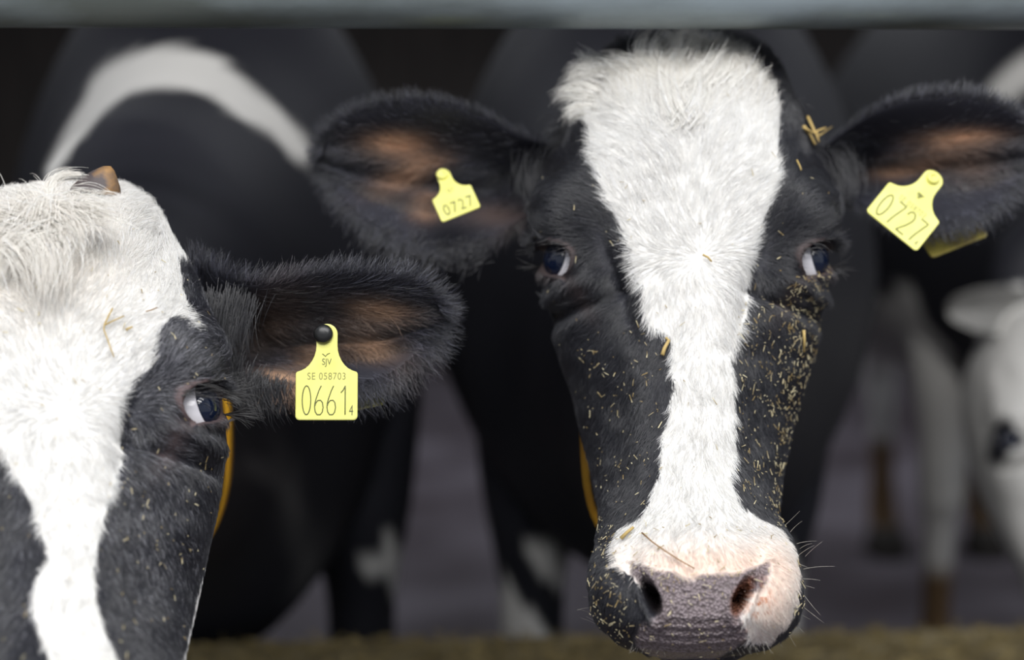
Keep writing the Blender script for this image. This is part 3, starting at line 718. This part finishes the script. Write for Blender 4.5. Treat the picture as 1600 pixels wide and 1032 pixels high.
locks('dark_forelock', cowA, [(1000, 85, 1.40, 960, 60, 1.40, 975, 70, 160, 14), (1060, 66, 1.41, 1030, 42, 1.41, 1040, 48, 160, 16), (1110, 66, 1.41, 1150, 60, 1.42, 1130, 48, 220, 18), (1160, 90, 1.40, 1200, 130, 1.41, 1190, 95, 240, 12),
                              (1215, 170, 1.39, 1250, 210, 1.40, 1240, 175, 260, 16), (900, 200, 1.38, 860, 240, 1.39, 872, 205, 300, 16), (1240, 230, 1.39, 1290, 290, 1.40, 1280, 240, 300, 16)], (.02, .02, .025))
locks('forelock', cowB, [
    (78, 320, 1.175, 135, 275, 1.19, 70, 262, 220, 6), (60, 330, 1.17, 30, 310, 1.18, 40, 300, 200, 16), (50, 370, 1.15, -5, 440, 1.14, 5, 380, 260, 24), (75, 340, 1.16, 125, 400, 1.14, 125, 350, 260, 26),
    (60, 390, 1.14, 66, 470, 1.125, 84, 420, 240, 28), (40, 340, 1.17, -20, 350, 1.17, 0, 325, 240, 22), (100, 330, 1.17, 190, 350, 1.16, 145, 322, 260, 24), (60, 350, 1.15, 95, 318, 1.168, 62, 322, 220, 22)], (.88, .84, .77), arch=.002)
locks('ear_fringe', cowB, [(395, 592, 1.275, 410, 650, 1.27, 385, 622, 420, 18), (430, 600, 1.27, 445, 645, 1.27, 425, 622, 260, 14), (358, 560, 1.275, 364, 615, 1.27, 350, 590, 260, 16), (342, 470, 1.262, 340, 580, 1.258, 330, 525, 260, 20),
                           (368, 460, 1.265, 378, 560, 1.262, 358, 510, 240, 20)], (.016, .016, .02))
locks('ear_fringe', cowA, [(650, 385, 1.395, 640, 412, 1.395, 640, 398, 260, 22), (720, 388, 1.395, 712, 412, 1.395, 712, 400, 260, 22), (600, 368, 1.395, 580, 388, 1.395, 585, 378, 200, 16), (846, 250, 1.42, 836, 320, 1.41, 826, 290, 130, 22),
                           (1306, 250, 1.42, 1318, 320, 1.41, 1330, 290, 130, 22)], (.026, .026, .032))
locks('eye_corner_wisps', cowB, [(352, 622, 1.19, 382, 636, 1.19, 366, 622, 26, 5)], (.05, .05, .05))
# whiskers
wh = []
for (x, y, ang) in [(975, 838, 205), (962, 855, 186), (960, 858, 180), (965, 872, 178), (940, 940, 170), (935, 978, 160), (948, 985, 150), (958, 998, 140), (975, 1005, 130), (990, 1010, 120), (1010, 1014, 112), (1235, 832, 38), (1228, 820, 45),
                    (1245, 850, 5), (1250, 858, 18), (1248, 868, 30), (1255, 890, 4), (1252, 905, -8), (1256, 930, -50), (1250, 945, -38), (1248, 960, -30), (1240, 975, -45), (1228, 985, -60), (1215, 995, -65), (1200, 1003, -75), (1240, 880, -20),
                    (1258, 870, 40), (1252, 915, -15), (1180, 1008, -80), (930, 950, 190), (925, 960, 165), (1060, 1014, 100), (1110, 1014, 88), (1150, 1014, 80)]:
    a = math.radians(ang); L = rng.uniform(28, 62) if not (60 < abs(ang) < 125) else rng.uniform(12, 26); wh.append((x, y, 1.225, x+L*math.cos(a), y-L*math.sin(a), 1.21, x+.5*L*math.cos(a)+rng.normal(0, 3), y-.5*L*math.sin(a)-4, 1, .1))
for i in range(80):
    x = rng.uniform(985, 1200); wh.append((x, 1006, 1.185, x+rng.normal((x-1088)*.08, 4), 1006+rng.uniform(10, 24), 1.18, x, 1014, 1, .1))
locks('whiskers', cowA, wh, (.55, .52, .45), r0=.00016)

# horn bud of the near cow
th = np.linspace(0, 2*math.pi, 24, endpoint=False)
hb = []
for f, rx in ((0, .017), (.3, .0155), (.6, .0115), (.85, .007), (1.0, .0025)):
    c = P(148+12*f*f*1.6, 306-46*f, 1.25); hb.append(c+rx*1.15*np.cos(th)[:, None]*R_+rx*.8*np.sin(th)[:, None]*F_)
V, Fc = closed_grid(np.array(hb)); hn = meshobj('horn', V, Fc, M_horn, cowB); hn['label'] = 'brown and grey horn stub above the white forehead'

# ------------------------------------------------------------------ ear tags
def tag_outline():
    pts = []
    def arc(cx, cy, r, a0, a1, n):
        for i in range(n+1):
            a = math.radians(a0+(a1-a0)*i/n); pts.append((cx+r*math.cos(a), cy+r*math.sin(a)))
    arc(-.43, .07, .07, 180, 270, 5); arc(.43, .07, .07, 270, 360, 5); arc(.44, .74, .06, 0, 50, 4)
    for t in np.linspace(.1, 1, 7): pts.append((.46-.29*math.sin(t*math.pi/2), .80+.42*(1-math.cos(t*math.pi/2))**.9+.0*t))
    arc(0, 1.40, .17, 0, 180, 12)
    for t in np.linspace(1, .1, 7): pts.append((-.46+.29*math.sin(t*math.pi/2), .80+.42*(1-math.cos(t*math.pi/2))**.9))
    arc(-.44, .74, .06, 130, 180, 4)
    return pts
def text_mesh(s, size, sx, name, spacing=1.0, bold=0.0):
    cu = bpy.data.curves.new(name, 'FONT'); cu.body = s; cu.size = size; cu.align_x = 'CENTER'; cu.extrude = 0; cu.space_character = spacing; cu.offset = bold
    o = bpy.data.objects.new('t', cu); COL.objects.link(o); dg = bpy.context.evaluated_depsgraph_get(); me = bpy.data.meshes.new_from_object(o.evaluated_get(dg)); bpy.data.objects.remove(o)
    V = np.array([v.co[:] for v in me.vertices]); V[:, 0] *= sx; Fc = [tuple(p.vertices) for p in me.polygons]; return V, Fc
def make_tag(label, org, ux, uy, width, height, texts, stud='yellow', group=None, m=None, shape=True, strokes=()):
    """org: middle of the lower edge; ux, uy: directions along width and height"""
    ux = nrm(ux); uy = nrm(uy-ux*(uy@ux)); uz = np.cross(ux, uy)
    t = empty('ear_tag', label, 'ear tag', org, group)
    O = np.array(org); hs = height/1.57
    def W(x, y, z): return O+np.asarray(x)[..., None]*width*ux+np.asarray(y)[..., None]*hs*uy+np.asarray(z)[..., None]*uz
    pl = np.array(tag_outline()); n = len(pl); e = .0009
    ins = (pl-np.array([0, .6]))*.975+np.array([0, .6])
    V = np.concatenate([W(ins[:, 0], ins[:, 1], np.full(n, e)), W(pl[:, 0], pl[:, 1], np.full(n, e*.5)), W(pl[:, 0], pl[:, 1], np.full(n, -e*.5)), W(ins[:, 0], ins[:, 1], np.full(n, -e))])
    Fc = [tuple(range(n)), tuple(range(4*n-1, 3*n-1, -1))]
    for a in range(3):
        for j in range(n): k = (j+1) % n; Fc.append((a*n+j, (a+1)*n+j, (a+1)*n+k, a*n+k))
    meshobj('plate', V, Fc, m or M_tag, t, smooth=False)
    for (s, size, sx, x, y, mt, sp_, bold) in texts:
        V, Fc = text_mesh(s, size, sx, 'lettering', sp_, bold)
        meshobj('lettering', W(V[:, 0]/width+x, V[:, 1]/hs+y, np.full(len(V), e+.00015)), Fc, mt, t, smooth=False)
    for (pts2, wd, mt) in strokes:
        p3 = W(np.array([q[0] for q in pts2]), np.array([q[1] for q in pts2]), np.full(len(pts2), e+.0001)); V, Fc = tube(p3, wd, 6); meshobj('lettering' if len(pts2) > 3 else 'emblem', V, Fc, mt, t)
    # stud: collar and button
    th = np.linspace(0, 2*math.pi, 28, endpoint=False); prof = [(.0050, e), (.0052, e+.0016), (.0042, e+.0030), (.0024, e+.0030), (.0022, e+.0018), (.0004, e+.0018)] if stud == 'yellow' else [(.0064, e), (.0070, e+.0018), (.0058, e+.0040), (.0030, e+.0048), (.0004, e+.0050)]
    sc_ = hs*.17/.0072 if stud == 'yellow' else 1.0
    c0 = O+uy*hs*1.40-(ux*.0006 if stud == 'yellow' else ux*.0025)
    G = np.array([c0+(r*sc_ if False else r)*np.cos(th)[:, None]*ux+r*np.sin(th)[:, None]*uy+z*uz for r, z in prof])
    V, Fc = closed_grid(G); st = meshobj('stud', V, Fc, M_tag if stud == 'yellow' else M_black, t)
    if stud != 'yellow': st['label'] = 'black round stud'
    return t
DIG = {'0': [[(.3+.3*math.cos(a), .5+.5*math.sin(a)) for a in np.linspace(0, 2*math.pi, 25)]],
       '6': [[(.46, 1), (.30, .84), (.12, .58), (.02, .40), (0, .27), (.05, .10), (.18, 0), (.40, 0), (.54, .09), (.6, .25), (.55, .42), (.42, .50), (.22, .49), (.08, .40), (.02, .30)]],
       '1': [[(.10, .76), (.28, .86), (.40, 1), (.40, 0)]], '7': [[(0, 1), (.6, 1), (.42, .62), (.28, .30), (.20, 0)]],
       '2': [[(.02, .78), (.08, .93), (.25, 1), (.45, .97), (.58, .84), (.56, .66), (.40, .42), (.15, .16), (0, 0), (.62, 0)]]}
def number(txt, x0, y0, w_, h_, gap, r, m):
    out = []
    for i, ch in enumerate(txt):
        for st in DIG[ch]:
            q = np.array(st); q = np.concatenate([np.linspace(q[k], q[k+1], 7)[:6] for k in range(len(q)-1)]+[q[-1:]]); st = [tuple(v) for v in q]
            out.append(([(x0+i*gap+a*w_, y0+b*h_) for a, b in st], r, m))
    return out
D0 = 1.215
crown = [([(-.07, 1.08), (-.02, 1.04), (.01, 1.075)], .00035, M_ink), ([(.01, 1.075), (.05, 1.09)], .0003, M_ink)]
make_tag('upright yellow ear tag numbered 0661 with a black stud', P(510, 657, D0), R_, U_+F_*.08, 97/FP*D0, 151/FP*D0,
         [('4', .0105, .6, .40, .08, M_ink, 1, 0), ('SE 058703', .0072, .82, 0, .66, M_inkf, 1.12, 0), ('SJV', .0066, .8, 0, .90, M_ink, 1.0, 0)], stud='black', strokes=crown+number('0661', -.39, .09, .23, .47, .20, .00040, M_ink))
D1 = 1.335
a = P(1352, 333, D1+.004); b = P(1424, 391, D1+.000); c = P(1455, 263, D1+.022)
ux = nrm(b-a); mid = P(1392, 362, D1)
make_tag('tilted yellow ear tag numbered 0727, hanging in the ear at the right frame edge', mid, ux, c-mid, .0505, .067,
         [('SE 058703', .0070, .8, .02, .62, M_inkf, 1.1, 0), ('4', .008, .6, .41, .07, M_ink, 1, 0)],
         strokes=[([(-.05, .98), (.06, .98), (.0, .88), (-.05, .98)], .0006, M_ink), ([(-.01, .95), (.02, .95)], .0011, M_ink)]+number('0727', -.40, .09, .23, .50, .215, .00058, M_ink))
D2 = 1.375
mid = P(721, 336, D2-.01); ux = nrm(P(750, 324, D2-.010)-P(690, 348, D2-.012)); c = P(687, 262, D2+.02)
make_tag('small turned yellow ear tag with faint 0727, in the ear nearest the middle', mid, ux, c-mid, .0335, .050,
         [('0727', .0165, .70, .02, .12, M_ink, 1.15, 0), ('SJV', .006, .8, 0, .8, M_inkf, 1, 0)])
D3 = 1.405
mid = P(1497, 388, D3); ux = nrm(P(1542, 358, D3)-P(1452, 398, D3))
make_tag('worn yellow tag back piece sticking out below the ear of the blazed cow', P(1500, 386, D3), nrm(P(1541, 362, D3)-P(1455, 396, D3)), nrm(P(1480, 330, D3+.024)-P(1500, 379, D3)), .050, .060, [], m=M_tagold)
D4 = 1.30
make_tag('yellow tag sliver showing under the ear behind the 0661 tag', P(576, 637, D4), nrm(P(592, 623, D4)-P(555, 631, D4)), U_*.75+F_*.65, .024, .034, [], m=M_tag)

# ------------------------------------------------------------------ collars
def collar(label, px, py, d, hx, hy, n_, width=.03):
    """strap loop hanging round the throat: centre (px, row, depth), half sizes in px, squareness, strap width along the neck"""
    t = np.linspace(0, 2*math.pi, 96, endpoint=False); S = np.sin(t); K = np.cos(t); rr = (np.abs(S)**n_+np.abs(K)**n_)**(-1/n_)
    rs = []
    for (dy, dr) in ((-width/2, 0), (-width/2, 3), (width/2, 3), (width/2, 0)):
        rs.append(P(px+(hx+dr)*S*rr, py-(hy+dr)*K*rr, d)+np.array([0, dy, 0]))
    nc = 96; V = np.concatenate(rs); Fc = []
    for a in range(4):
        for j in range(nc): k = (j+1) % nc; Fc.append((a*nc+j, a*nc+k, ((a+1) % 4)*nc+k, ((a+1) % 4)*nc+j))
    o = meshobj('collar', V, Fc, M_strap); return props(o, label, 'collar')
collar('yellow neck strap just visible behind the jaw of the blazed cow', 1062, 600, 1.66, 149, 252, 4.2)
collar('yellow neck strap along the cheek of the cow tagged 0661', 190, 690, 1.50, 167, 215, 2.5)

# ------------------------------------------------------------------ rail
yl = P(-100, 0, 1.30); q = []
c0 = P(0, -28, 1.31); dirv = nrm(np.array([math.cos(SL), math.sin(SL), .0]))
V, Fc = tube([c0+dirv*s for s in np.linspace(-1.6, 3.2, 40)], .0345, 48)
rail = props(meshobj('feed_rail', V, Fc, M_galv), 'galvanised steel pipe rail running across above the heads', 'rail')

# ------------------------------------------------------------------ straw and feed stuck on the faces
def flecks(name, label, body, pose, dens, n, smin, smax, m, cls=0, thick=.0004):
    def keep(W, N_):
        wx, wy, _ = proj(W); return dens(wx, wy)*np.clip(facing(W, N_)-.02, 0, 1)+1e-12
    root, nor = sample(body, n, cls, keep)
    a = rng.normal(0, 1, (n, 3)); a[:, 2] *= 1.8; a = nrm(a-(a*nor).sum(1, keepdims=True)*nor); b = np.cross(nor, a)
    L = rng.uniform(0, 1, n)**3*(smax-smin)+smin; wd = np.minimum(rng.uniform(.25, .7, n)*.0010, L*.6)
    root = root+nor*.0022; lf = rng.uniform(-.3, .5, n)[:, None]
    ax = nrm(a+nor*lf); cs = []
    for sx, sy, sz in ((-1, -1, 0), (1, -1, 0), (1, 1, 0), (-1, 1, 0), (-1, -1, 1), (1, -1, 1), (1, 1, 1), (-1, 1, 1)):
        cs.append(root+ax*(sx*L/2)[:, None]+b*(sy*wd/2)[:, None]*(1-.4*(sx > 0))+nor*(sz*thick))
    V = np.stack(cs, 1).reshape(-1, 3); base = np.arange(n)[:, None]*8
    f = np.concatenate([base+np.array(q) for q in ((0, 3, 2, 1), (4, 5, 6, 7), (0, 1, 5, 4), (1, 2, 6, 5), (2, 3, 7, 6), (3, 0, 4, 7))])
    return props(meshobj(name, V, f, m, smooth=False), label, 'feed crumbs', kind='stuff')
def densA(x, y):
    c = 1.0*inpoly(x, y, [(1150, 480), (1290, 420), (1270, 560), (1240, 700), (1225, 840), (1190, 810), (1150, 760), (1150, 600)])+2.2*inpoly(x, y, [(1235, 440), (1300, 400), (1280, 560), (1225, 830), (1200, 800), (1215, 640)])
    c = c+.35*inpoly(x, y, [(900, 500), (1040, 530), (1040, 700), (1010, 800), (930, 850), (905, 650)])+1.8*inpoly(x, y, [(920, 780), (965, 830), (960, 900), (985, 960), (1000, 1030), (900, 1030), (900, 800)])
    c = c+2.2*inpoly(x, y, [(1225, 830), (1262, 860), (1262, 960), (1220, 1010), (1235, 960), (1248, 900)])+.35*inpoly(x, y, [(960, 820), (1240, 820), (1240, 900), (960, 900)])+.03
    c = c+.8*pad_mask(x, y)*(y < 930)+.3*(inpoly(x, y, PAD))
    for k in (0, 1): c = c*(nostril_metric(x, y, k) > 1.6)
    return c*(y > 100)
flecks('feed_crumbs', 'pale feed crumbs stuck on the blazed cow face, thickest on cheek and muzzle', bodyA, POSE_A, densA, 1250, .0008, .0065, M_crumb)
def densB(x, y): return .25+.5*inpoly(x, y, [(150, 750), (345, 700), (340, 1032), (150, 1032)])
flecks('feed_crumbs', 'few feed crumbs on the face of the cow tagged 0661', bodyB, POSE_B, densB, 240, .001, .005, M_crumb)
def straw(label, pts, r=.0007, group=None, m=None):
    P3 = np.array([P(*p) for p in pts]); V, Fc = tube(P3, np.linspace(r, r*.7, len(P3)), 7)
    return props(meshobj('straw', V, Fc, m or M_straw), label, 'straw', group)
def on_head(body, px, py, lift=.0035):
    X, Y, Dd = proj(body['co']); f = facing(body['co'], body['nn']) > 0
    s = np.hypot(X-px, Y-py)+(~f)*1e5; k = np.argsort(s)[:30]; k = k[np.argmin(Dd[k])]
    return Dd[k]-lift
def straw_on(label, body, pts, r=.0007, lift=.0035, m=None, group=None): return straw(label, [(x, y, on_head(body, x, y, lift)) for x, y in pts], r, group, m)
M_strawd = mat('brown straw', (.30, .17, .07), .6)
straw_on('thin brown straw lying slantwise across the pink top of the muzzle', bodyA, [(1003, 833), (1020, 848), (1040, 862), (1062, 876), (1085, 889)], .0006, m=M_strawd)
straw_on('yellow straw bit on the muzzle side under the blaze', bodyA, [(970, 842), (980, 832), (990, 824)], .0014)
straw_on('longest straw on the crumb-covered cheek', bodyA, [(1256, 516), (1257, 532), (1256, 550)], .0013)
straw_on('straw scrap at the dark edge of the blaze below the eyes', bodyA, [(1035, 555), (1038, 545), (1045, 532), (1040, 528)], .0016)
straw_on('straw bit in the hair whorl between the eyes', bodyA, [(1098, 398), (1106, 402), (1112, 409)], .0010)
straw_on('long bent straw on the broad white forehead', bodyB, [(176, 482), (170, 493), (163, 508), (162, 515), (168, 530), (173, 545), (178, 558)], .0006)
straw_on('short straw crossing the bent straw on the white forehead', bodyB, [(164, 508), (178, 501), (194, 494)], .0006)
straw_on('dark straw stub near the black eye patch on the white forehead', bodyB, [(228, 487), (238, 484), (246, 481)], .0005, m=M_strawd)
straw_on('tiny yellow straw crumb beside the crossed straws', bodyB, [(197, 516), (202, 513), (207, 511)], .0009)
straw_on('straw rising at the poll edge above the ear root', bodyA, [(1256, 198), (1264, 208), (1274, 226)], .0016, .008)
straw_on('bent straw flake caught in dark hair beside the ear root', bodyA, [(1262, 182), (1272, 204), (1280, 222), (1276, 205), (1290, 200)], .0013, .012)
straw_on('short pale straw prong beside the ear root straws', bodyA, [(1256, 200), (1268, 206), (1280, 212), (1300, 198)], .0009, .012)
straw_on('small straw bit below the straws at the ear root', bodyA, [(1245, 250), (1250, 260), (1252, 266)], .0007)
# hay litter on the kerb
n = 9000
X = rng.uniform(-1.2, 1.6, n); Yk = rng.uniform(1.81, 2.07, n); Zk = .617+rng.uniform(0, 1, n)**2*.012
Y2 = Yk+np.tan(SL)*X; root = np.stack([X, Y2, Zk], -1); a = nrm(rng.normal(0, 1, (n, 3))*np.array([1, 1, .3])); b = nrm(np.cross(a, rng.normal(0, 1, (n, 3))))
L = rng.uniform(.004, .022, n)[:, None]; wd = .0011
V = np.stack([root-a*L/2-b*wd, root+a*L/2-b*wd, root+a*L/2+b*wd, root-a*L/2+b*wd, root+np.array([0, 0, .0015])], 1).reshape(-1, 3)
base = np.arange(n)[:, None]*5; f = [tuple(q) for t_ in ((0, 1, 4), (1, 2, 4), (2, 3, 4), (3, 0, 4)) for q in (base+np.array(t_))]
M_hay = noisy(mat('hay litter', rough=.8), (.12, .09, .035), (.36, .28, .12), 30, bump=0)
props(meshobj('hay_litter', V, f, M_hay, smooth=False), 'chopped hay scattered along the top of the low feed kerb', 'hay', kind='stuff')
print('done')
